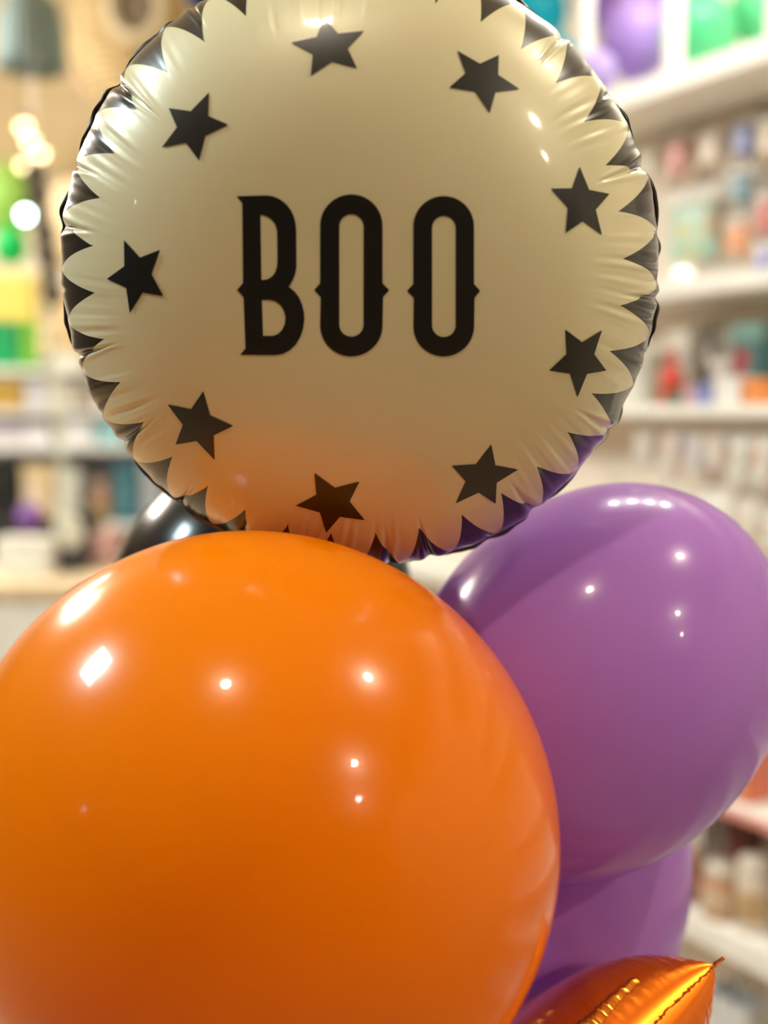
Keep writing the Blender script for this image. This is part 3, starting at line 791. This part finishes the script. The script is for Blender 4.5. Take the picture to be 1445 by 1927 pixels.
lathe('bulb', [(0, -.018), (.012, -.014), (.018, -.002), (.016, .01), (.008, .018), (0, .018)], glow('pendant_bulb', (225, 255, 255), 9.), sp, 20)
lathe('socket', [(.009, .016), (.011, .02), (.011, .045), (.004, .05), (0, .05)], black_metal, sp, 16)
tube('cord', [(0, 0, .05), (0, 0, CEIL - q.z)], .0016, black_metal, sp, 6)
q = at(158, 425, 4.6); lantern('paper_lantern', 'large round cream paper lantern behind the left foil rim', q, 84 * 4.6 / F, (250, 222, 180), 1., top=CEIL)
q = at(100, 640, 4.9); lantern('paper_lantern', 'oval peach paper lantern lower down behind the strand', q, 70 * 4.9 / F, (246, 220, 170), 1.3, top=CEIL)
# hanging strand of paper discs, dark at the top and cream below, ending in a big oval
YS = 3.0; KS = YS / F
gd = empty('paper_garland', at(130, 1000, YS), 0, 'hanging paper disc garland, brown above and cream below, with an oval end', 'garland')
base = gd.location.copy()
path = [(66, 330), (72, 365), (78, 405), (84, 440), (88, 478), (94, 515), (98, 552), (92, 590), (96, 630), (98, 668), (102, 705), (106, 742), (108, 778), (112, 815), (116, 852), (120, 890), (124, 925), (127, 955)]
pts = [at(a, b, YS) - base for a, b in path]
tube('string', [V((pts[0].x, 0, CEIL - base.z))] + pts + [V((0, 0, .0))], .0012, steel, gd, 6)
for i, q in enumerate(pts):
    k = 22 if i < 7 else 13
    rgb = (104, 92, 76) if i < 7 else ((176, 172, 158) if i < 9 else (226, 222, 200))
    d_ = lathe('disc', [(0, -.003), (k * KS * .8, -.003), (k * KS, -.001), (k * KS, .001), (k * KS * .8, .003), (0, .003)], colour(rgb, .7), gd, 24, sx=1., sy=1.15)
    d_.rotation_euler = (PI / 2, 0, math.radians(25 * math.sin(i * 2.1))); d_.location = q
d_ = lathe('oval_end', [(0, -.004), (26 * KS * .85, -.004), (26 * KS, -.001), (26 * KS, .001), (26 * KS * .85, .004), (0, .004)], colour((232, 226, 204), .7), gd, 32, sx=1., sy=1.35)
d_.rotation_euler = (PI / 2, 0, .1)
# top left hangings
YH = 3.6; KH = YH / F
q = at(58, 60, YH)
tl = empty('tissue_tassel', q, 0, 'blue-grey tissue paper tassel hanging at the top left', 'decoration')
lathe('skirt', [(30 * KH, 62 * KH), (48 * KH, 50 * KH), (56 * KH, 10 * KH), (58 * KH, -40 * KH), (60 * KH, -68 * KH), (54 * KH, -70 * KH), (40 * KH, -20 * KH)], colour((140, 162, 162), .7), tl, 96, pleat=.05, npl=24)
lathe('collar', [(0, 82 * KH), (22 * KH, 80 * KH), (32 * KH, 64 * KH), (30 * KH, 58 * KH), (0, 58 * KH)], colour((150, 164, 156), .6), tl, 32)
tube('cord', [(0, 0, 80 * KH), (0, 0, CEIL - q.z)], .002, steel, tl, 6)
q = at(232, 48, 3.9); K9 = 3.9 / F
pod = empty('wicker_pod', q, 0, 'golden wicker hanging pod with an oval cream-rimmed opening', 'decoration')
straw = mat('golden_straw', (228, 202, 152), .6, .1, var=.3, scale=60, bump=.6)
nw = 22
for i in range(nw):                                     # woven hoops stacked into an egg
    t = i / (nw - 1); z = (-1 + 2 * t) * 140 * K9; r = 112 * K9 * math.sqrt(max(.04, 1 - (2 * t - 1) ** 2)) 
    o = tube('wicker_hoop', [(r * math.cos(2 * PI * k / 28), r * .7 * math.sin(2 * PI * k / 28) + .12, z + .004 * math.sin(7 * k)) for k in range(29)], 140 * K9 / nw * 1.05, straw, pod, 6)
def ring(name, rx, rz_, tr, m, par, off):
    v, f = [], []
    for i in range(40):
        a = 2 * PI * i / 40
        for k in range(10):
            b = 2 * PI * k / 10; v.append(((rx + tr * math.cos(b)) * math.cos(a) + off[0], tr * math.sin(b) + off[1], (rz_ + tr * math.cos(b)) * math.sin(a) + off[2]))
    for i in range(40):
        for k in range(10): f.append((i * 10 + k, ((i + 1) % 40) * 10 + k, ((i + 1) % 40) * 10 + (k + 1) % 10, i * 10 + (k + 1) % 10))
    return fromdata(name, v, f, m, par, True)
oc = at(264, 25, 3.9) - q
ring('opening_rim', 46 * K9, 55 * K9, 11 * K9, colour((246, 232, 200), .6), pod, (oc.x, -.07, oc.z))
d_ = lathe('opening', [(0, -.004), (40 * K9, -.004), (40 * K9, .004), (0, .004)], colour((158, 144, 128), .8), pod, 32, sx=1., sy=1.25)
d_.rotation_euler = (PI / 2, 0, 0); d_.location = (oc.x, -.06, oc.z)
q = at(392, -22, 2.8); small_balloon('deep blue balloon at the top behind the foil rim', q, 46 * 2.8 / F, (20, 80, 150), None)
pinkm = colour((222, 180, 160), .7)
q = at(150, 155, 4.4); st = empty('paper_streamer', q, 0, 'pale pink paper streamer slanting under the wicker pod', 'decoration')
for a in range(1):
    tube('ribbon', [at(112, 132, 4.4) - q, at(140, 150, 4.4) - q, at(165, 168, 4.4) - q, at(196, 196, 4.4) - q, at(260, 240, 4.4) - q], .012, pinkm, st, 6)
tube('cord', [at(112, 132, 4.4) - q, V((at(112, 132, 4.4).x - q.x, 0, CEIL - q.z))], .0015, steel, st, 6)
